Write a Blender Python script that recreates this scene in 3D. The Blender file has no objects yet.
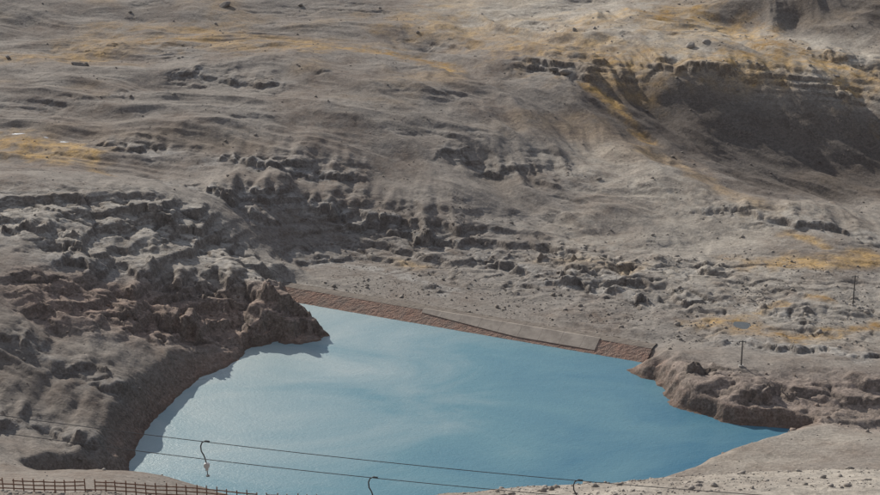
import bpy, math, numpy as np, random, time
T0=time.time()
TH=math.radians(18); F=1642.0; H=160.0
C,S=math.cos(TH),math.sin(TH)
def at(px,py,D):
    u=(px-440)/F; v=(py-247.5)/F
    dy=C-v*S; dz=-(S+v*C); t=D/dy
    return (u*t, D, H+dz*t)
def onplane(px,py,z):
    u=(px-440)/F; v=(py-247.5)/F
    dy=C-v*S; dz=-(S+v*C); t=(z-H)/dz
    return (u*t, dy*t)
ctl=[(-150,0,740),(0,0,740),(220,0,745),(440,0,760),(650,0,740),(715,-3,728),(745,2,710),(745,17,702),(800,1,699),(900,1,682),(800,21,691),(890,28,668),(1030,0,690),
(0,35,700),(200,35,705),(440,50,680),(600,35,665),(700,40,655),(800,50,650),(880,60,640),
(-150,65,640),(0,65,640),(150,50,660),(300,50,655),(100,90,600),(250,85,605),(400,90,600),(500,80,620),
(0,125,560),(60,165,522),(0,165,520),(150,130,560),(300,130,560),(450,140,560),(550,130,580),
(150,180,515),(300,190,512),(450,200,515),(600,200,525),(350,240,495),(500,245,490),(650,250,485),(600,170,548),(500,170,545),(400,170,540),(400,215,507),(600,225,505),(690,235,498),
(300,265,470),(450,275,462),(600,300,438),(700,300,438),(820,216,510),(750,203,520),(880,232,498),(780,250,480),(880,290,445),(800,310,430),
(600,78,622),(700,76,618),(800,86,612),(880,100,604),(670,108,606),(780,118,600),(880,130,590),(690,150,578),(690,172,545),(800,155,582),(880,165,575),(730,178,560),(860,205,542),(630,140,575),(1030,200,540),(1030,110,600),(1030,140,585),
(0,175,470),(100,190,468),(180,200,470),(-120,200,460),(0,220,435),(0,270,400),(-150,300,390),(100,250,430),(200,240,455),(250,270,440),(280,300,425),(150,290,415),(220,330,408),(300,330,415),
(150,330,395),(100,320,390),(50,330,380),(0,330,370),(0,400,345),(80,400,350),(120,430,340),(0,450,315),(70,460,318),(0,470,300),(-150,420,330),
(0,491,170),(100,494,170),(200,500,170),(300,508,170),(370,508,170),(430,497,170),(520,489,170),(600,484,170),(740,474,170),(880,470,170),(-200,488,170),(1080,465,170),
(880,415,358),(880,440,335),(800,450,330),(740,460,326),(1030,430,340),(700,365,380),(800,380,370),(880,390,365),(800,340,405),(880,340,410),(720,330,414),(640,340,405),(1030,350,400)]
cp=[at(*c) for c in ctl]
for x in (-150,-60,0,60,150):
    cp+= [(x,0,148),(x,60,119),(x,120,92),(x,-100,195)]
for x,a,b,c in ((-120,57,33,20),(-60,57,33,17),(-20,55,24,4),(20,55,24,4),(60,57,28,9),(120,60,33,18)):
    cp+=[(x,200,a),(x,250,b),(x,295,c)]
lake=[(60,512),(110,492),(128,478),(130,462),(140,440),(150,425),(165,410),(180,395),(200,378),(225,368),(240,358),(252,346),(275,343),(300,344),(322,340),(327,335),(315,325),(300,318),(285,308),(278,299),(310,302),(380,312),(450,325),(520,337),(575,347),(620,355),(640,362),(628,370),(640,377),(655,380),(663,390),(668,402),(685,412),(705,416),(730,424),(760,426),(805,430),(780,438),(745,448),(715,458),(690,470),(670,478),(640,484),(560,505),(430,520),(200,522)]
lk=[onplane(a,b,0) for a,b in lake]
CPA=np.array(cp); P=CPA[:,:2]; n=len(P)
def phi(r2): return np.sqrt(r2+64.0)
M=np.zeros((n+1,n+1)); M[:n,:n]=phi(((P[:,None]-P[None])**2).sum(-1)); M[:n,n]=1; M[n,:n]=1
W=np.linalg.solve(M,np.append(CPA[:,2],0))
def base(x,y):
    x=np.clip(x,-290,290); y=np.clip(y,-110,780)
    out=np.full(x.shape,W[n])
    for i in range(n): out+=W[i]*np.sqrt((x-P[i,0])**2+(y-P[i,1])**2+64.0)
    return out
def hit(px,py,D0=300):
    D=np.arange(D0,900,1.0)
    X=np.array([at(px,py,d) for d in D])
    b=base(X[:,0],X[:,1]); k=np.argmax(b>=X[:,2])
    return (float(X[k,0]),float(X[k,1]))
def hits(l): return [hit(*p) for p in l]
# ---------- noise
rs=np.random.RandomState(7)
PERM=rs.permutation(256); PERM=np.concatenate([PERM,PERM])
GA=rs.rand(256)*2*np.pi; GX=np.cos(GA); GY=np.sin(GA)
def pn(x,y,seed=0):
    x=x+seed*37.17; y=y+seed*91.31
    xi=np.floor(x).astype(np.int64); yi=np.floor(y).astype(np.int64)
    xf=x-xi; yf=y-yi
    u=xf*xf*xf*(xf*(xf*6-15)+10); v=yf*yf*yf*(yf*(yf*6-15)+10)
    def g(a,b,dx,dy):
        h=PERM[(PERM[a&255]+b)&255]; return GX[h]*dx+GY[h]*dy
    a=g(xi,yi,xf,yf); b=g(xi+1,yi,xf-1,yf); c=g(xi,yi+1,xf,yf-1); d=g(xi+1,yi+1,xf-1,yf-1)
    return (a+u*(b-a))+v*((c+u*(d-c))-(a+u*(b-a)))
def fbm(x,y,o=4,seed=0,g=0.5):
    s=0;a=1
    for i in range(o):
        s=s+a*pn(x*2**i,y*2**i,seed+i); a*=g
    return s
def ridged(x,y,o=4,seed=0,g=0.5):
    s=0;a=1
    for i in range(o):
        s=s+a*(1-2.2*np.abs(pn(x*2**i,y*2**i,seed+i))); a*=g
    return s/2
RT=np.random.RandomState(55).rand(6,65536)
def blocks(x,y,seed=0,tilt=.35):
    """fractured rock plates: each Worley cell is a tilted facet; returns height, edge distance"""
    xi=np.floor(x).astype(np.int64); yi=np.floor(y).astype(np.int64)
    d1=np.full(x.shape,9.); d2=np.full(x.shape,9.); hh=np.zeros(x.shape)
    for i in (-1,0,1):
        for j in (-1,0,1):
            h=(((xi+i)*7919+(yi+j)*104729+seed*1313)^((xi+i)*31+(yi+j)*977))&65535
            cx=xi+i+RT[0][h]; cy=yi+j+RT[1][h]
            dx=x-cx; dy=y-cy; d=np.maximum(np.abs(dx),np.abs(dy))*.5+np.hypot(dx,dy)*.5
            v=(RT[2][h]-.5)+tilt*2*((RT[3][h]-.5)*dx*.6+(RT[4][h]-.1)*dy)
            nw=d<d1
            d2=np.where(nw,d1,np.minimum(d2,d)); hh=np.where(nw,v,hh); d1=np.where(nw,d,d1)
    return hh,d2-d1
def sm(e0,e1,x):
    t=np.clip((x-e0)/(e1-e0),0,1); return t*t*(3-2*t)
def segd(x,y,pts,closed=False):
    d=np.full(x.shape,1e9); q=pts+[pts[0]] if closed else pts
    for (ax,ay),(bx,by) in zip(q[:-1],q[1:]):
        vx,vy=bx-ax,by-ay; L=vx*vx+vy*vy+1e-9
        t=np.clip(((x-ax)*vx+(y-ay)*vy)/L,0,1)
        d=np.minimum(d,(x-ax-t*vx)**2+(y-ay-t*vy)**2)
    return np.sqrt(d)
def inside(x,y,pts):
    r=np.zeros(x.shape,bool); q=pts+[pts[0]]
    for (ax,ay),(bx,by) in zip(q[:-1],q[1:]):
        if ay==by: continue
        c=((ay>y)!=(by>y))&(x<(bx-ax)*(y-ay)/(by-ay)+ax); r^=c
    return r
# ---------- grid
def grow(start,step,limit,f=1.13):
    o=[];s=step;v=start
    while v<limit: s*=f; v+=s; o.append(v)
    return o
fx=np.arange(-235,235.1,0.5); gx=grow(235,0.5,4500)
xs=np.array([-v for v in gx[::-1]]+list(fx)+gx)
ys=np.array([-v for v in grow(-150,0.6,1500)][::-1]+list(np.arange(150,190,0.33))+list(np.arange(190,285,1.2))+list(np.arange(285,790,0.5))+grow(790,0.5,6000))
ys=np.unique(ys)
nx,ny=len(xs),len(ys)
X,Y=np.meshgrid(xs,ys)
def crw(v,c0,st,m):
    v=np.clip((v-c0)/st,1,m-2.001); i=np.floor(v).astype(int); t=v-i
    Wt=np.zeros((len(v),m)); r=np.arange(len(v))
    Wt[r,i-1]=-.5*t+t*t-.5*t**3; Wt[r,i]=1-2.5*t*t+1.5*t**3; Wt[r,i+1]=.5*t+2*t*t-1.5*t**3; Wt[r,i+2]=-.5*t*t+.5*t**3
    return Wt
cx=np.arange(-296,296.1,4.); cy=np.arange(-116,792.1,4.)
GXc,GYc=np.meshgrid(cx,cy); G0=base(GXc,GYc)
B=crw(np.clip(ys,-110,780),cy[0],4.,len(cy))@G0@crw(np.clip(xs,-290,290),cx[0],4.,len(cx)).T
LED=[([ (120,150),(145,153),(172,157)],1.6),([(225,163),(260,170),(300,171),(330,176)],2.2),([(195,190),(225,202),(250,217)],3.0),([(250,203),(290,210),(340,220),(385,228),(430,243)],3.8),
([(465,160),(485,164),(505,172)],2),([(190,76),(225,78),(265,84)],1.6),([(535,68),(560,74),(585,84)],2.2),([(600,77),(650,76),(700,75),(760,81),(820,89),(885,106)],2.2),
([(0,232),(30,236),(60,250)],3.0),([(150,300),(185,300),(230,296),(290,318)],3.5),([(60,265),(110,275),(150,285)],2.5),([(90,205),(130,212),(190,232)],2.5),([(160,325),(200,335),(250,330),(310,335)],4),
([(640,372),(700,376),(760,392)],1.8),([(700,300),(760,312),(800,325)],1.5),([(540,285),(600,290),(640,300)],1.5),([(0,428),(40,430),(85,445)],3.5),([(840,60),(870,68),(900,75)],2.0),
([(430,240),(520,262),(600,266),(690,275)],1.6),([(720,215),(790,228),(870,240)],1.2),([(480,258),(540,275),(620,285)],1.5),([(740,345),(800,352),(880,360)],1.6),([(310,262),(380,272),(440,290)],1.0),([(20,350),(70,372),(110,400)],1.6)]
led=[(hits(a),h) for a,h in LED]
wob=fbm(X/9,Y/9,3,11)*3.0
Z=B.copy()
vis=sm(150,300,Y)
hillm=sm(470,520,Y)*sm(760,700,Y)
Z+=fbm(X/70,Y/55,3,1)*2.2*sm(300,420,Y)*sm(445,500,Y)
wx=X+fbm(X/60,Y/60,2,12)*18; wy=Y+fbm(X/60,Y/60,2,15)*18
ribR=ridged((wx*1.5+wy)/44,(wx-1.5*wy)/150,4,140,.45); ribL=ridged((wx*.35+wy)/34,(wx-.35*wy)/120,4,150,.45)
mixr=sm(-60,20,X)
Z+=((ribR-.5)*5.4*mixr+(ribL-.5)*4.8*(1-mixr))*hillm
# erosion runnels on the scree slope left of the lake
scr=sm(-45,-70,X)*sm(290,320,Y)*sm(420,395,Y)
Z+=(ridged((wx*.9+wy*1.)/15,(wx-wy)/60,3,170,.5)-.5)*2.2*scr
Z+=fbm(X/22,Y/16,4,5,.42)*0.8*sm(300,330,Y)
rockm=np.zeros_like(X); ledz=np.zeros_like(X)
for pts,h in led:
    px=np.array([p[0] for p in pts]); py=np.array([p[1] for p in pts])
    m=(X>px.min()-20)&(X<px.max()+20)&(Y>py.min()-25)&(Y<py.max()+60)
    xx,yy=X[m],Y[m]
    o=np.argsort(px); ly=np.interp(xx,px[o],py[o])+fbm(xx/7,yy/25,4,21,.6)*6
    s=yy-ly
    end=sm(16,0,np.maximum(px.min()-xx,0)+np.maximum(xx-px.max(),0))
    hh=h*np.clip(.6+1.8*fbm(xx/11,yy/40,3,33),0.05,1.4)
    Z[m]+=sm(-1.0,1.6,s)*np.exp(-np.maximum(s,0)/16)*hh*end
    rockm[m]=np.maximum(rockm[m],end*np.exp(-((s-1)/5)**2)); ledz[m]=np.maximum(ledz[m],end*np.exp(-((s-2)/8)**2))
def blob(pts,r,soft=1.0):
    d=segd(X,Y,pts); return sm(r*(1+soft*0.6),r*(1-soft*0.6),d+wob*0.8)
out1=blob(hits([(20,215),(100,225),(180,235),(230,262)]),20)
out2=blob(hits([(60,300),(150,315),(230,320),(300,332)]),13)
out3=blob(hits([(670,378),(740,392),(820,402),(900,405)]),12)
bench=np.maximum(blob(hits([(420,262),(560,270),(680,285),(800,300),(900,310)]),32),.7*blob(hits([(520,300),(620,318),(700,335)]),12))
scoopz=blob(hits([(650,115),(740,135),(830,150),(900,160)]),24)
hillrock=sm(0.1,0.45,fbm(X/38,Y/26,4,61))*sm(455,500,Y)
rz=np.clip(out1*.6+out2*.85+out3*.6+bench*0.5+ledz*.4+hillrock*0.25,0,1.2)*(1-.85*scoopz)
R=ridged((X+Y*0.35)/22,(Y-X*0.25)/11,4,40,0.42)
Z+=(R-0.45)*2.0*rz
def terrace(Z,T,tx,ty,stg,seed,a=.62,b=.97):
    u=(Z+tx*X+ty*Y+fbm(X/34,Y/34,4,seed,.4)*2.0)/T; fr=u-np.floor(u)
    return Z+(sm(a,b,fr)-fr)*T*stg
ts_=np.clip(out1+out2*.9+out3*.9+bench*.6+ledz*.5+hillrock*.35,0,1)*(1-.7*scoopz)
ts_=ts_*np.clip(.8+.9*fbm(X/15,Y/15,3,188),.1,1.05)
Z=terrace(Z,2.6,.06,.05,ts_*1.0,180)
Z=terrace(Z,.85,.10,.02,ts_*.8,185)
mk=rz>0.03
bx,by=X[mk],Y[mk]
wxx=bx+fbm(bx/9,by/9,2,160)*3; wyy=by+fbm(bx/9,by/9,2,165)*3
ca,sa=math.cos(.4),math.sin(.4)
ra=wxx*ca-wyy*sa; rb=wxx*sa+wyy*ca
h1,e1=blocks(ra/19,rb/7.5,1,.35); h2,e2=blocks(ra/8,rb/3.0,2,.35); h3,e3=blocks(ra/3.0,rb/1.6,3,.3)
bb=h1*1.4+h2*.75+h3*.36-.5*sm(.08,0,e1)-.25*sm(.10,0,e2)
Z[mk]+=bb*rz[mk]
crack=np.zeros_like(X); crack[mk]=np.clip(sm(.07,.0,e1)+.6*sm(.09,0,e2),0,1)*np.clip(rz[mk]*1.5,0,1)
Z+=fbm(X/4.2,Y/3.2,3,70,0.5)*(0.08+0.12*rz)*vis
Z+=(np.maximum(ridged(X/7,Y/5,3,90,.4),0.62)-0.62)*0.9*(0.2+rz)*vis*(1-.7*scoopz)
fg=sm(200,175,Y)*sm(120,160,Y)
Z+=(fbm(X/6,Y/6,4,100,0.55)*0.5)*fg
dist=np.maximum(np.maximum(np.abs(X)-290,Y-790),0); distn=np.maximum(-110-Y,0)
Z+=420*(1-np.exp(-dist*0.15/420))+fbm(X/300,Y/300,5,3)*0.14*np.minimum(dist,1500)
Z+=250*(1-np.exp(-distn*0.35/250))+fbm(X/120,Y/120,4,9)*0.15*np.minimum(distn,800)
A_=np.array(onplane(276,299,0)); B_=np.array(onplane(640,362,0)); ax=(B_-A_); DL=np.linalg.norm(ax); ax/=DL; pr=np.array([-ax[1],ax[0]])
if pr[1]<0: pr=-pr
box=(X>-160)&(X<170)&(Y>270)&(Y<500)
xb,yb=X[box],Y[box]
d=segd(xb,yb,lk,True); ins=inside(xb,yb,lk); sd=np.where(ins,-d,d)+ (pn(xb/4.0,yb/4.0,50)*1.5+pn(xb/1.3,yb/1.3,51)*0.5)*(.5+rz[box])
zl=Z[box]; rzb=rz[box]
edge=0.05+np.maximum(sd,0)*0.42
zz=np.maximum(zl,np.minimum(edge*0.5,.9)*sm(60,25,sd)-3*sm(25,60,sd)+.1)
k=sm(0,8,sd)
land=np.minimum(zz,edge+3.2*rzb*sm(0.3,3,sd))*(1-k)+zz*k
zz=np.where(sd>0,land,np.maximum(sd*0.35,-7))
tt=(xb-A_[0])*ax[0]+(yb-A_[1])*ax[1]; ss=(xb-A_[0])*pr[0]+(yb-A_[1])*pr[1]
ind=sm(-7,-1,tt)*sm(DL+7,DL+1,tt)*sm(-6,-2,ss)*sm(16,10,ss)
prof=np.interp(ss,[-4,0,5.2,9,15],[-2.2,-0.5,2.0,2.0,0.6])
zz=zz*(1-ind)+np.minimum(zz,prof)*ind
Z[box]=zz
SD=np.full_like(X,99.); SD[box]=sd
tp=hit(742,327); dt=np.hypot((X-tp[0])/3.0,(Y-tp[1])/3.6)+fbm(X/3,Y/3,2,77)*.3
tz=float(np.mean(Z[dt<1.3]))
kk=sm(3.2,1.2,dt); Z=Z*(1-kk)+(tz-.3+.35*sm(.5,1.1,dt))*kk
# ---- masks
gold=np.zeros_like(X)
def addg(pts,r,a):
    global gold
    m=(X>min(p[0] for p in pts)-3*r-12)&(X<max(p[0] for p in pts)+3*r+12)&(Y>min(p[1] for p in pts)-3*r-12)&(Y<max(p[1] for p in pts)+3*r+12)
    d=segd(X[m],Y[m],pts)+fbm(X[m]/10,Y[m]/10,4,31,.6)*r*1.3
    gold[m]=np.maximum(gold[m],a*sm(r*1.7,-r*.1,d))
Gd=[([(0,62),(80,52),(150,45),(200,42),(260,48),(330,48)],12,.6),([(320,48),(360,50),(395,56),(450,67)],7,1.0),([(5,140),(40,145),(80,152),(60,160),(10,152)],8,1.),([(100,28),(200,34),(300,42)],9,.5),
([(85,150),(95,172),(110,180)],2.5,.6),([(430,25),(520,40),(580,55),(640,60)],20,.6),([(560,40),(600,20),(660,20),(700,35)],18,.6),([(660,15),(720,28),(780,50),(830,66),(880,82)],14,.85),([(740,60),(800,64),(870,88)],9,.9),
([(586,86),(605,98),(622,112),(645,138)],3,1.0),([(745,264),(790,262),(840,262),(890,256)],6,.9),([(790,236),(810,242),(822,248)],2.5,.9),([(708,326),(735,324),(760,334),(790,338)],5.0,1.0),([(800,338),(840,334),(880,326)],3.5,1.),([(760,315),(785,305)],2,.9),([(815,297),(830,300)],2.4,.9),
([(540,262),(600,268),(640,272)],5,.45),([(400,262),(420,266)],3,.5),([(650,150),(720,190),(760,215)],6,.35),([(600,60),(680,66),(760,72)],9,.7)]
for a,r,s in Gd: addg(hits(a),r,s)
gold+=0.3*sm(0.0,0.5,fbm(X/40,Y/35,4,35))*sm(500,640,Y)
pale_sunlit=np.maximum.reduce([blob(hits([(520,10),(640,25),(720,45),(800,60)]),42)*1.1, blob(hits([(590,160),(660,200),(740,235),(860,225)]),16)*0.6, sm(0,30,X+8)*sm(230,200,Y)*0.6, blob(hits([(620,240),(760,290),(880,330)]),26)*0.45,blob(hits([(740,455),(880,430)]),12)*.35,out1*.4])*(.75+.6*fbm(X/18,Y/14,4,301))  # first blob paints the plateau's sunlit brightness as albedo; others are pale ground
red=np.maximum.reduce([out2*0.85,out3*0.6,sm(6.5,1.5,SD)*0.95,blob(hits([(170,400),(190,375),(230,360)]),5)*0.8])
dark_shade=np.maximum.reduce([scoopz*1.0,.9*blob(hits([(760,180),(870,185)]),13), blob(hits([(740,6),(820,10),(900,16)]),14)*0.7, blob(hits([(-20,330),(0,380),(60,420),(110,440),(120,400)]),20)*0.5, .5*sm(.1,.5,fbm((X+Y)/30,(X-Y)/90,3,401))*hillm])  # shade of hollow and top-right slope painted into the colour; left scree is brown
rockm=np.clip(np.maximum(rockm,0.9*np.clip(out1+out2*0.7+out3*0.8,0,1)+0.35*bench+0.3*hillrock),0,1)
wet=sm(1.4,0.2,SD)
me=bpy.data.meshes.new('terrain')
N=nx*ny
co=np.stack([X.ravel(),Y.ravel(),Z.ravel()],1).astype(np.float32)
idx=np.arange(N).reshape(ny,nx)
q=np.stack([idx[:-1,:-1],idx[:-1,1:],idx[1:,1:],idx[1:,:-1]],-1).reshape(-1,4).astype(np.int32)
def fastmesh(me,co,faces):
    k=faces.shape[1]
    me.vertices.add(len(co)); me.vertices.foreach_set('co',co.astype(np.float32).ravel())
    me.loops.add(faces.size); me.loops.foreach_set('vertex_index',faces.astype(np.int32).ravel())
    me.polygons.add(len(faces)); me.polygons.foreach_set('loop_start',np.arange(0,faces.size,k,dtype=np.int32))
    me.update(calc_edges=True)
fastmesh(me,co,q)
me.polygons.foreach_set('use_smooth',np.ones(len(q),bool))
for nm,a in (('gold',gold),('pale_sunlit',pale_sunlit),('red',red),('dark_shade',dark_shade),('rock',rockm),('wet',wet),('crack',crack)):
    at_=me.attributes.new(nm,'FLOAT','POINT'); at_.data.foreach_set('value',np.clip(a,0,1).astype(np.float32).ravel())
terrain=bpy.data.objects.new('mountain_terrain',me); bpy.context.collection.objects.link(terrain)
def height(x,y):
    i=np.clip(np.searchsorted(xs,x)-1,0,nx-2); j=np.clip(np.searchsorted(ys,y)-1,0,ny-2)
    u=(x-xs[i])/(xs[i+1]-xs[i]); v=(y-ys[j])/(ys[j+1]-ys[j])
    return (Z[j,i]*(1-u)+Z[j,i+1]*u)*(1-v)+(Z[j+1,i]*(1-u)+Z[j+1,i+1]*u)*v
def samp(Aa,x,y):
    i=np.clip(np.searchsorted(xs,x)-1,0,nx-2); j=np.clip(np.searchsorted(ys,y)-1,0,ny-2); return Aa[j,i]
# ---------- node helpers
class NT:
    def __init__(s,name):
        s.m=bpy.data.materials.new(name); s.m.use_nodes=True; s.t=s.m.node_tree; s.t.nodes.clear()
        s.out=s.n('ShaderNodeOutputMaterial'); s.b=s.n('ShaderNodeBsdfPrincipled'); s.l(s.b.outputs[0],s.out.inputs[0])
        s.co=s.n('ShaderNodeTexCoord').outputs['Object']
    def n(s,t): return s.t.nodes.new(t)
    def l(s,a,b): s.t.links.new(a,b)
    def setv(s,sock,v):
        if isinstance(v,bpy.types.NodeSocket): s.l(v,sock)
        else: sock.default_value=v
    def noise(s,sc,det=5,rough=0.6,dist=0.0,co=None):
        x=s.n('ShaderNodeTexNoise'); x.inputs['Scale'].default_value=sc; x.inputs['Detail'].default_value=det; x.inputs['Roughness'].default_value=rough; x.inputs['Distortion'].default_value=dist
        s.l(co or s.co,x.inputs['Vector']); return x.outputs['Fac']
    def vor(s,sc,feat='F1',out='Distance',co=None):
        x=s.n('ShaderNodeTexVoronoi'); x.feature=feat; x.inputs['Scale'].default_value=sc; s.l(co or s.co,x.inputs['Vector']); return x.outputs[out]
    def mapr(s,v,a,b,c=0.,d=1.):
        x=s.n('ShaderNodeMapRange'); s.setv(x.inputs[0],v)
        for i,k in enumerate((a,b,c,d)): x.inputs[i+1].default_value=k
        return x.outputs[0]
    def math(s,op,a,b=0.):
        x=s.n('ShaderNodeMath'); x.operation=op; s.setv(x.inputs[0],a); s.setv(x.inputs[1],b); return x.outputs[0]
    def mix(s,f,a,b,mode='MIX'):
        x=s.n('ShaderNodeMix'); x.data_type='RGBA'; x.blend_type=mode; s.setv(x.inputs[0],f)
        for i,k in ((6,a),(7,b)):
            if isinstance(k,tuple): k=k+(1,) if len(k)==3 else k
            s.setv(x.inputs[i],k)
        return x.outputs[2]
    def attr(s,nm):
        x=s.n('ShaderNodeAttribute'); x.attribute_name=nm; return x.outputs['Fac']
    def bump(s,h,dist,strength=1.0,prev=None):
        x=s.n('ShaderNodeBump'); x.inputs['Distance'].default_value=dist; x.inputs['Strength'].default_value=strength; s.l(h,x.inputs['Height'])
        if prev is not None: s.l(prev,x.inputs['Normal'])
        return x.outputs[0]
    def fin(s,col=None,rough=0.9,spec=0.2,normal=None):
        if col is not None: s.setv(s.b.inputs['Base Color'],col if not isinstance(col,tuple) else col+(1,))
        s.setv(s.b.inputs['Roughness'],rough); s.b.inputs['Specular IOR Level'].default_value=spec
        if normal is not None: s.l(normal,s.b.inputs['Normal'])
        return s.m
g=NT('ground_scree')
n1=g.noise(0.03,4,.6); n2=g.noise(0.22,5,.7); n3=g.noise(1.8,3,.7)
vx=g.n('ShaderNodeTexVoronoi'); vx.inputs['Scale'].default_value=1.2; g.l(g.co,vx.inputs['Vector']); v1=vx.outputs['Distance']; vc=vx.outputs['Color']
c=g.mix(g.mapr(n1,.42,.58),(0.178,0.145,0.121),(0.25,0.226,0.20))
c=g.mix(g.mapr(n2,.35,.7),c,(0.225,0.20,0.176))
rk=g.mix(g.mapr(n2,.4,.6),(0.20,0.185,0.17),(0.335,0.315,0.29))
c=g.mix(g.math('MULTIPLY',g.attr('rock'),g.mapr(n2,.3,.5)),c,rk)
c=g.mix(g.math('MULTIPLY',g.attr('pale_sunlit'),.85),c,g.mix(g.mapr(n2,.3,.7),(0.38,0.335,0.28),(0.55,0.505,0.43)))
c=g.mix(g.math('MULTIPLY',g.attr('dark_shade'),.7),c,(0.10,0.083,0.072))
c=g.mix(g.math('MULTIPLY',g.attr('red'),g.mapr(n2,.25,.6,.25,.9)),c,g.mix(g.mapr(n3,.35,.65),(0.205,0.13,0.098),(0.30,0.215,0.17)))
gm=g.math('MULTIPLY',g.attr('gold'),g.mapr(n2,.34,.58,.15,.95))
c=g.mix(gm,c,g.mix(g.mapr(n1,.4,.62),(0.47,0.31,0.13),(0.27,0.165,0.065)))
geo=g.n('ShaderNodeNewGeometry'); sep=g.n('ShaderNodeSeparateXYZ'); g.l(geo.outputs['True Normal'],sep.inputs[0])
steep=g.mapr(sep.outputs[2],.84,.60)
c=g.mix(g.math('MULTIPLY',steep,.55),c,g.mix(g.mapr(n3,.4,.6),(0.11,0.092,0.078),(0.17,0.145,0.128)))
c=g.mix(g.math('MULTIPLY',g.attr('crack'),.5),c,(0.08,0.068,0.06))
sp=g.n('ShaderNodeSeparateColor'); g.l(vc,sp.inputs[0])
c=g.mix(1.,c,g.mapr(sp.outputs[0],0,1,.84,1.16),'MULTIPLY')
c=g.mix(1.,c,g.mapr(n3,.25,.75,.8,1.2),'MULTIPLY')
c=g.mix(g.math('MULTIPLY',g.attr('wet'),.5),c,(0.09,0.065,0.05))
hsum=g.math('ADD',g.math('MULTIPLY',g.noise(.6,5,.66),.38),g.math('MULTIPLY',n3,.18))
hsum=g.math('ADD',hsum,g.math('MULTIPLY',v1,.08))
nb=g.bump(hsum,1.0,.65)
me.materials.append(g.fin(c,.95,.1,nb))
# ---------- rocks
import bmesh
def ico(sub):
    bm=bmesh.new(); bmesh.ops.create_icosphere(bm,subdivisions=sub,radius=1); bm.verts.ensure_lookup_table()
    v=np.array([x.co[:] for x in bm.verts]); f=np.array([[w.index for w in x.verts] for x in bm.faces]); bm.free(); return v,f
def rockfield(name,xy,size,mat,sub=2,seed=1):
    r=np.random.RandomState(seed); v,f=ico(sub); m=len(xy); nv=len(v)
    V=np.repeat(v[None],m,0)
    for k in range(5):
        nn=r.normal(size=(m,3)); nn/=np.linalg.norm(nn,axis=1)[:,None]; dd=r.uniform(.45,.8,m)
        pr_=(V*nn[:,None]).sum(-1)-dd[:,None]; V-=np.maximum(pr_,0)[...,None]*nn[:,None]
    V*=r.uniform([.8,.6,.4],[1.3,1.1,.85],(m,3))[:,None]*size[:,None,None]
    a=r.rand(m)*6.283; ca,sa=np.cos(a)[:,None],np.sin(a)[:,None]
    x=V[...,0]*ca-V[...,1]*sa; y=V[...,0]*sa+V[...,1]*ca; z=V[...,2]+0.25*x*r.uniform(-1,1,m)[:,None]
    h=height(xy[:,0],xy[:,1])
    co=np.stack([x+xy[:,0,None],y+xy[:,1,None],z+(h+size*0.12)[:,None]],-1).reshape(-1,3)
    F_=(f[None]+(np.arange(m)*nv)[:,None,None]).reshape(-1,3)
    me=bpy.data.meshes.new(name); fastmesh(me,co,F_)
    for an,arr in (('tone',r.rand(m)),('red',np.clip(samp(red,xy[:,0],xy[:,1]),0,1)),('dark_shade',np.clip(samp(dark_shade,xy[:,0],xy[:,1]),0,1)),('pale_sunlit',np.clip(samp(pale_sunlit,xy[:,0],xy[:,1]),0,1))):
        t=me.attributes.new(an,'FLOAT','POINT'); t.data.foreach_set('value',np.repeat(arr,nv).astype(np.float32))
    me.materials.append(mat); o=bpy.data.objects.new(name,me); bpy.context.collection.objects.link(o); return o
k=NT('rock_stone'); n3=k.noise(1.5,3,.7)
c=k.mix(k.attr('tone'),(0.17,0.148,0.128),(0.36,0.325,0.29)); c=k.mix(k.mapr(n3,.35,.65),c,(0.22,0.195,0.17))
c=k.mix(k.math('MULTIPLY',k.attr('pale_sunlit'),.5),c,(0.45,0.405,0.35))
c=k.mix(k.math('MULTIPLY',k.attr('red'),.8),c,(0.25,0.165,0.128)); c=k.mix(k.math('MULTIPLY',k.attr('dark_shade'),.6),c,(0.12,0.105,0.095))
rockmat=k.fin(c,.9,.15,k.bump(n3,.3,.6))
def scatter(m,seed,x0,x1,y0,y1,dens):
    r=np.random.RandomState(seed); x=r.uniform(x0,x1,m); y=r.uniform(y0,y1,m)
    keep=(r.rand(m)<dens(x,y))&(samp(SD,x,y)>0.3)&(np.abs(x)<y*.30+6)
    x,y=x[keep],y[keep]
    return np.stack([x,y],1),r
def clus(x,y): return sm(-.1,.45,fbm(x/14,y/12,3,200))
tt0=lambda x,y:(x-A_[0])*ax[0]+(y-A_[1])*ax[1]
ss0=lambda x,y:(x-A_[0])*pr[0]+(y-A_[1])*pr[1]
nodam=lambda x,y:1-((tt0(x,y)>-2)&(tt0(x,y)<DL+1)&(ss0(x,y)<9)&(ss0(x,y)>-3))
behind=lambda x,y:((tt0(x,y)>5)&(tt0(x,y)<DL+25)&(ss0(x,y)>8)&(ss0(x,y)<38))*1.
xy,r=scatter(120000,1,-220,225,290,740,lambda x,y:np.clip(.025+.25*behind(x,y)+.4*clus(x,y)*(0.08+samp(bench,x,y)*1.6+samp(rz,x,y)*.4+samp(pale_sunlit,x,y)*.7),0,1)*nodam(x,y))
rockfield('scattered_rocks',xy,0.18+0.17*r.pareto(3.0,len(xy)).clip(0,5),rockmat,1,2)
xy,r=scatter(14000,3,-220,225,290,740,lambda x,y:np.clip(.005+.08*behind(x,y)+.2*clus(x,y)*(samp(bench,x,y)*1.4+samp(pale_sunlit,x,y)*.6+samp(rz,x,y)*.2),0,1)*nodam(x,y))
rockfield('boulders',xy,0.4+0.4*r.pareto(3.0,len(xy)).clip(0,3.2),rockmat,2,4)
xy,r=scatter(16000,5,-62,62,152,185,lambda x,y:.25+.6*clus(x*2,y*2))
rockfield('foreground_stones',xy,0.06+0.09*r.pareto(2.6,len(xy)).clip(0,6),rockmat,1,6)
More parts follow.
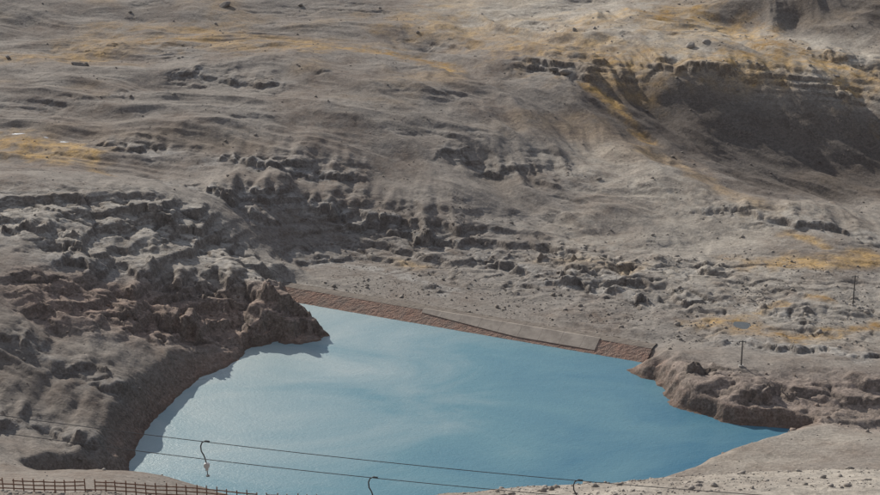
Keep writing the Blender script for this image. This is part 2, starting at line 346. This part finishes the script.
bp=hits([(225,6),(690,48),(706,46),(78,65),(565,75),(300,5),(8,62),(808,52),(553,72),(130,12),(418,35),(380,8),(86,64)])
xy=np.array(bp); rockfield('large_boulders',xy,np.array([2.6,2.4,1.8,2.5,2.2,1.3,1.6,1.8,1.6,1.2,1.,1.2,1.4]),rockmat,3,9)
# ---------- water
w_=NT('lake_water')
mp=w_.n('ShaderNodeMapping'); mp.inputs['Scale'].default_value=(1,1.8,1); mp.inputs['Rotation'].default_value=(0,0,math.radians(-25)); w_.l(w_.co,mp.inputs[0]); mc=mp.outputs[0]
big=w_.noise(.02,5,.6,0.8,mc)
sx=w_.n('ShaderNodeSeparateXYZ'); w_.l(w_.co,sx.inputs[0])
glint_grad=w_.math('ADD',w_.math('MULTIPLY',sx.outputs[0],.9),w_.math('MULTIPLY',sx.outputs[1],-.5))  # gradient painting bright sky glint into the water colour, palest at upper left
glint_grad=w_.math('ADD',glint_grad,w_.mapr(big,.3,.7,-35,35))
col=w_.mix(w_.mapr(glint_grad,-270,-170),(0.42,0.49,0.49),(0.14,0.275,0.33)); col=w_.mix(w_.mapr(glint_grad,-170,-75),col,(0.03,0.14,0.24))
b=w_.bump(w_.noise(1.1,4,.7,0,mc),.3,.6); b=w_.bump(w_.noise(.25,3,.5,0,mc),.5,.2,b)
wm=w_.fin(col,w_.mapr(big,.3,.7,.26,.34),.5,b); w_.b.inputs['IOR'].default_value=1.33
lc=np.mean(lk,0); wl=[]
for (x,y) in lk:
    dx,dy=x-lc[0],y-lc[1]; L=math.hypot(dx,dy); wl.append((x+dx/L*3,y+dy/L*3,0))
wme=bpy.data.meshes.new('lake_water'); wme.from_pydata(wl,[],[list(range(len(wl)))]); wme.materials.append(wm)
lo=bpy.data.objects.new('lake_water',wme); bpy.context.collection.objects.link(lo)
pw=NT('pond_water'); pwm=pw.fin(pw.mix(pw.noise(.5,3,.5),(0.05,0.06,0.06),(0.09,0.09,0.08)),.2,.4,pw.bump(pw.noise(3,3,.5),.05,.4))
wme=bpy.data.meshes.new('small_pond'); wme.from_pydata([(tp[0]+2.4*math.cos(a),tp[1]+3.4*math.sin(a),tz-.12) for a in np.linspace(0,2*math.pi,24,endpoint=False)],[],[list(range(24))]); wme.materials.append(pwm)
lo=bpy.data.objects.new('small_pond',wme); bpy.context.collection.objects.link(lo)
def mesh(name,vs,fs,mat,parent=None,smooth=False):
    me=bpy.data.meshes.new(name); me.from_pydata([tuple(v) for v in vs],[],fs); me.materials.append(mat)
    if smooth:
        for p in me.polygons: p.use_smooth=True
    o=bpy.data.objects.new(name,me); bpy.context.collection.objects.link(o)
    if parent: o.parent=parent
    return o
sn=NT('old_snow'); snow=sn.fin(sn.mix(sn.noise(1.,3,.6),(0.55,0.55,0.56),(0.75,0.75,0.77)),.6,.3)
rq=random.Random(8)
for (a_,b_,rx,ry) in ((18,131,2.6,.8),(64,140,1.7,.7),(46,136,.9,.5)):
    x0,y0=hit(a_,b_); vs=[]
    for i in range(18):
        an=i/18*6.283; f=rq.uniform(.6,1.15); x=x0+rx*f*math.cos(an); y=y0+ry*f*math.sin(an); vs.append((x,y,float(height(np.array([x]),np.array([y]))[0])+.05))
    vs.append((x0,y0,float(height(np.array([x0]),np.array([y0]))[0])+.25)); mesh('snow_patch',vs,[[i,(i+1)%18,18] for i in range(18)],snow,None,True)
# ---------- dam
def empty(name):
    o=bpy.data.objects.new(name,None); bpy.context.collection.objects.link(o); return o
dam=empty('embankment_dam')
rn=np.random.RandomState(3)
def strip(name,t0,t1,prof,mat,jit,step=.7):
    ts=np.arange(t0,t1+.01,step); vs=[]
    for t in ts:
        for j,(s,z) in enumerate(prof):
            p=A_+ax*t+pr*s; vs.append((p[0]+rn.uniform(-jit,jit),p[1]+rn.uniform(-jit,jit),z+rn.uniform(-jit,jit)))
    m=len(prof); fs=[[i*m+j,(i+1)*m+j,(i+1)*m+j+1,i*m+j+1] for i in range(len(ts)-1) for j in range(m-1)]
    return mesh(name,vs,fs,mat,dam)
d1=NT('dam_rubble'); c=d1.mix(d1.mapr(d1.noise(.25,4,.7),.35,.65),(0.31,0.20,0.155),(0.24,0.185,0.155)); sp=d1.n('ShaderNodeSeparateColor'); d1.l(d1.vor(2.6,'F1','Color'),sp.inputs[0]); c=d1.mix(1.,c,d1.mapr(sp.outputs[0],0,1,.8,1.2),'MULTIPLY')
dm=d1.fin(c,.95,.1,d1.bump(d1.vor(2.6),.2,.6))
d2=NT('dam_concrete'); c=d2.mix(d2.mapr(d2.noise(.3,5,.7),.35,.65),(0.42,0.365,0.31),(0.28,0.24,0.205)); dc=d2.fin(c,.9,.2,d2.bump(d2.noise(1.2,4,.7),.1,.5))
d3=NT('dam_crest_gravel'); c=d3.mix(d3.mapr(d3.noise(.5,5,.7),.35,.65),(0.23,0.20,0.17),(0.17,0.145,0.125)); dg=d3.fin(c,.95,.1,d3.bump(d3.noise(2.,4,.7),.2,.8))
strip('upstream_face',-3,DL+2,[(-3.5,-1.8),(-1.5,-.8),(-.7,-.35),(0,0.05),(.6,.35),(1.2,.65),(1.8,.95),(2.4,1.25),(3,1.55),(3.6,1.85),(4.1,2.1),(4.6,2.35)],dm,.06)
strip('crest_road',-3,DL+2,[(4.6,2.38),(6,2.45),(7.6,2.42),(8.4,2.35)],dg,.05)
strip('downstream_face',-3,DL+2,[(8.4,2.33),(10,1.6),(12,1.0),(15,.3),(18,-.6)],dg,.15)
t0=tt0(*onplane(432,305,2.0)); t1=tt0(*onplane(603,338,2.0))
t=t0; i=0
while t<t1:
    L=min(6.0,t1-t)-.05; f=(t-t0)/(t1-t0); lo_s=3.6-2.6*min(1,f*1.8)
    f2=(t+L-t0)/(t1-t0); lo_s2=3.6-2.6*min(1,f2*1.8)
    vs=[]
    for q_,ls in ((t,lo_s),(t+L,lo_s2)):
        for s,z in [(ls,ls*.5+.22),(4.9,2.72),(5.3,2.72),(5.3,2.2)]: p=A_+ax*q_+pr*s; vs.append((p[0],p[1],z))
    mesh('facing_slab_%d'%i,vs,[[0,4,5,1],[1,5,6,2],[2,6,7,3],[0,1,2,3],[7,6,5,4]],dc,dam); t+=6.0; i+=1
# ---------- metal/wood
def tube(p0,p1,r,nseg=8):
    p0=np.array(p0,float); p1=np.array(p1,float); d=p1-p0; d/=np.linalg.norm(d)
    a=np.cross(d,[0,0,1]) if abs(d[2])<.9 else np.cross(d,[1,0,0]); a/=np.linalg.norm(a); b=np.cross(d,a)
    r0,r1=(r if isinstance(r,tuple) else (r,r)); vs=[]
    for p,rr in ((p0,r0),(p1,r1)):
        for i in range(nseg):
            w=2*math.pi*i/nseg; vs.append(tuple(p+rr*(math.cos(w)*a+math.sin(w)*b)))
    fs=[[i,(i+1)%nseg,nseg+(i+1)%nseg,nseg+i] for i in range(nseg)]+[list(range(nseg))[::-1],list(range(nseg,2*nseg))]
    return vs,fs
def box(c,s,rotz=0):
    vs=[];ca,sa=math.cos(rotz),math.sin(rotz)
    for dx in(-1,1):
        for dy in(-1,1):
            for dz in(-1,1):
                x,y=dx*s[0]/2,dy*s[1]/2; vs.append((c[0]+x*ca-y*sa,c[1]+x*sa+y*ca,c[2]+dz*s[2]/2))
    return vs,[[0,1,3,2],[4,6,7,5],[0,4,5,1],[2,3,7,6],[0,2,6,4],[1,5,7,3]]
def join(name,parts,mat,parent=None):
    V=[];Fs=[]
    for vs,fs in parts:
        o=len(V); V+=vs; Fs+=[[i+o for i in f] for f in fs]
    return mesh(name,V,Fs,mat,parent)
m1=NT('weathered_steel'); c=m1.mix(m1.noise(6,4,.6),(0.06,0.06,0.06),(0.12,0.117,0.115)); steel=m1.fin(c,.6,.4)
m2=NT('fence_wood'); c=m2.mix(m2.mapr(m2.noise(3,5,.7),.35,.65),(0.16,0.085,0.06),(0.30,0.19,0.14)); wood=m2.fin(c,.85,.2)
m3=NT('pale_plastic'); pl=m3.fin(m3.mix(m3.noise(5,3,.5),(0.42,0.42,0.42),(0.55,0.55,0.55)),.5,.4)
m4=NT('cable_steel'); cb=m4.fin(m4.mix(m4.noise(20,2,.5),(0.045,0.045,0.05),(0.09,0.09,0.095)),.6,.4)
m5=NT('footing_concrete'); fc=m5.fin(m5.mix(m5.noise(3,4,.6),(0.28,0.26,0.24),(0.38,0.36,0.33)),.9,.2)
fen=empty('snow_fence'); parts=[];rails=[]
fpt=[(-75,168.5),(-50.3,169.3),(-38.9,170),(-27.5,170.3),(-14,170.6)]
fl=np.array(fpt); L=np.concatenate([[0],np.cumsum(np.hypot(*np.diff(fl,axis=0).T))])
ts=np.arange(0,L[-1],1.15); pxs=np.interp(ts,L,fl[:,0]); pys=np.interp(ts,L,fl[:,1]); pz=height(pxs,pys)
pz=np.convolve(np.pad(pz,3,'edge'),np.ones(7)/7,'valid')
rr=random.Random(4)
for x,y,z in zip(pxs,pys,pz):
    tl=rr.uniform(-.09,.09); parts.append(tube((x,y,z-.5),(x+tl,y+.02,z+1.72+rr.uniform(-.12,.12)),(.08,.07),7))
for i in range(len(pxs)-1):
    for h in (.45,.95,1.42):
        if rr.random()<.04: continue
        a=(pxs[i]-.06,pys[i]-.1,pz[i]+h); b=(pxs[i+1]+.06,pys[i+1]-.1,pz[i+1]+h+rr.uniform(-.04,.04)); vs=[]
        for p in (a,b):
            for dy in(-.02,.02):
                for dz in(-.07,.07): vs.append((p[0],p[1]+dy,p[2]+dz))
        rails.append((vs,[[0,1,3,2],[4,6,7,5],[0,4,5,1],[2,3,7,6],[0,2,6,4],[1,5,7,3]]))
join('posts',parts,wood,fen); join('rails',rails,wood,fen)
co1=np.polyfit([-35.65,-32.06,-17.22,-2.94,13.3,24.45],[111.98,111.43,109.2,107.59,105.88,104.9],2)
co2=np.polyfit([-22.23,-16.88,-4.83,4.34],[109.8,109.09,107.59,106.63],2)
X0,X1=-64,58
def curve(name,pts,r,mat,parent=None):
    cu=bpy.data.curves.new(name,'CURVE'); cu.dimensions='3D'; cu.bevel_depth=r; cu.bevel_resolution=2; s=cu.splines.new('POLY'); s.points.add(len(pts)-1)
    for p,q_ in zip(s.points,pts): p.co=(*q_,1)
    cu.materials.append(mat); o=bpy.data.objects.new(name,cu); bpy.context.collection.objects.link(o)
    if parent: o.parent=parent
    return o
lift=empty('drag_lift')
for nm,cf,yy in (('haul_cable_back',co1,110.),('haul_cable_front',co2,107.5)):
    curve(nm,[(x,yy,float(np.polyval(cf,x))) for x in np.linspace(X0,X1,60)],.028,cb,lift)
for tx in (X0,X1):
    gz=float(height(np.array([tx]),np.array([108.75]))[0]); zt=max(float(np.polyval(co1,tx)),float(np.polyval(co2,tx)))
    join('support_tower',[tube((tx,108.75,gz-1),(tx,108.75,zt+.4),(.3,.2),12),box((tx,108.75,zt+.35),(.25,3.4,.25)),box((tx,110,float(np.polyval(co1,tx))-.2),(1.6,.15,.2)),box((tx,107.5,float(np.polyval(co2,tx))-.2),(1.6,.15,.2))],steel,lift)
def hanger(x,yy,cf,full=True):
    z=float(np.polyval(cf,x)); k=[(x+.35,yy,z+.03),(x+.05,yy,z+.08),(x-.22,yy,z-.05),(x-.33,yy,z-.35),(x-.3,yy,z-.75),(x-.12,yy,z-1.1),(x-.02,yy,z-1.45),(x+.02,yy,z-1.7)]
    curve('hanger_arm',k,.05,cb,lift)
    join('spring_box',[tube((x+.05,yy-.12,z-1.9),(x+.05,yy+.12,z-1.9),.22,16),box((x+.05,yy,z-2.15),(.2,.2,.3))],pl,lift)
    curve('seat_rod',[(x+.05,yy,z-2.25),(x+.1,yy,z-2.7)],.035,cb,lift)
    join('seat_disc',[tube((x+.1,yy,z-2.7),(x+.1,yy,z-2.76),.15,12)],cb,lift)
hanger(-17.22,110,co1); hanger(-4.83,107.5,co2); hanger(10.2,110,co1); hanger(33,107.5,co2); hanger(-45,107.5,co2)
for (px_,py_,hh,kind) in ((853,304,9.0,0),(741,368,7.0,1)):
    x,y=hit(px_,py_,360); z=float(height(np.array([x]),np.array([y]))[0])
    pyl=empty('steel_pylon')
    join('mast',[tube((x,y,z-1),(x,y,z+hh),(.2,.14),10)],steel,pyl)
    join('crossarm',[box((x,y,z+hh-.3),(1.7,.32,.16)),box((x-.8,y,z+hh-.55),(.18,.3,.34)),box((x+.8,y,z+hh-.55),(.18,.3,.34))],steel,pyl)
    join('footing',[box((x,y,z+.05),(1.3,1.3,.8) if kind else (.8,.8,.6))],fc,pyl)
# ---------- world, sun, camera
sc=bpy.context.scene
AZ,EL=math.radians(-35),math.radians(27)   # azimuth from +Y toward +X
wd=bpy.data.worlds.new('World'); sc.world=wd; wd.use_nodes=True; nt=wd.node_tree; bg=nt.nodes['Background']
sky=nt.nodes.new('ShaderNodeTexSky'); sky.sky_type='NISHITA'; sky.sun_disc=False; sky.sun_elevation=EL; sky.sun_rotation=AZ; sky.altitude=2500
tc=nt.nodes.new('ShaderNodeTexCoord'); no=nt.nodes.new('ShaderNodeTexNoise'); no.inputs['Scale'].default_value=2.6; no.inputs['Detail'].default_value=6; no.inputs['Distortion'].default_value=.4
mp=nt.nodes.new('ShaderNodeMapping'); mp.inputs['Scale'].default_value=(1,1,2.2); nt.links.new(tc.outputs['Generated'],mp.inputs[0]); nt.links.new(mp.outputs[0],no.inputs['Vector'])
mr=nt.nodes.new('ShaderNodeMapRange'); mr.inputs[1].default_value=.46; mr.inputs[2].default_value=.64; nt.links.new(no.outputs['Fac'],mr.inputs[0])
mx=nt.nodes.new('ShaderNodeMix'); mx.data_type='RGBA'; nt.links.new(mr.outputs[0],mx.inputs[0]); nt.links.new(sky.outputs[0],mx.inputs[6]); mx.inputs[7].default_value=(8.6,8.5,8.4,1)
nt.links.new(mx.outputs[2],bg.inputs[0]); bg.inputs[1].default_value=.095
sl=bpy.data.lights.new('sun','SUN'); sl.energy=5.0; sl.angle=math.radians(.5); sl.color=(1,.94,.85)
so=bpy.data.objects.new('sun',sl); bpy.context.collection.objects.link(so)
from mathutils import Vector
dv=Vector((math.sin(AZ)*math.cos(EL),math.cos(AZ)*math.cos(EL),math.sin(EL)))
so.rotation_euler=dv.to_track_quat('Z','Y').to_euler()
cam=bpy.data.cameras.new('camera'); cam.sensor_width=36; cam.lens=36*F/880; cam.clip_end=20000; cam.clip_start=.5
cob=bpy.data.objects.new('camera',cam); bpy.context.collection.objects.link(cob); cob.location=(0,0,H); cob.rotation_euler=(math.radians(72),0,0); sc.camera=cob
sc.view_settings.view_transform='Standard'; sc.view_settings.look='None'; sc.view_settings.exposure=0
print('done',time.time()-T0)
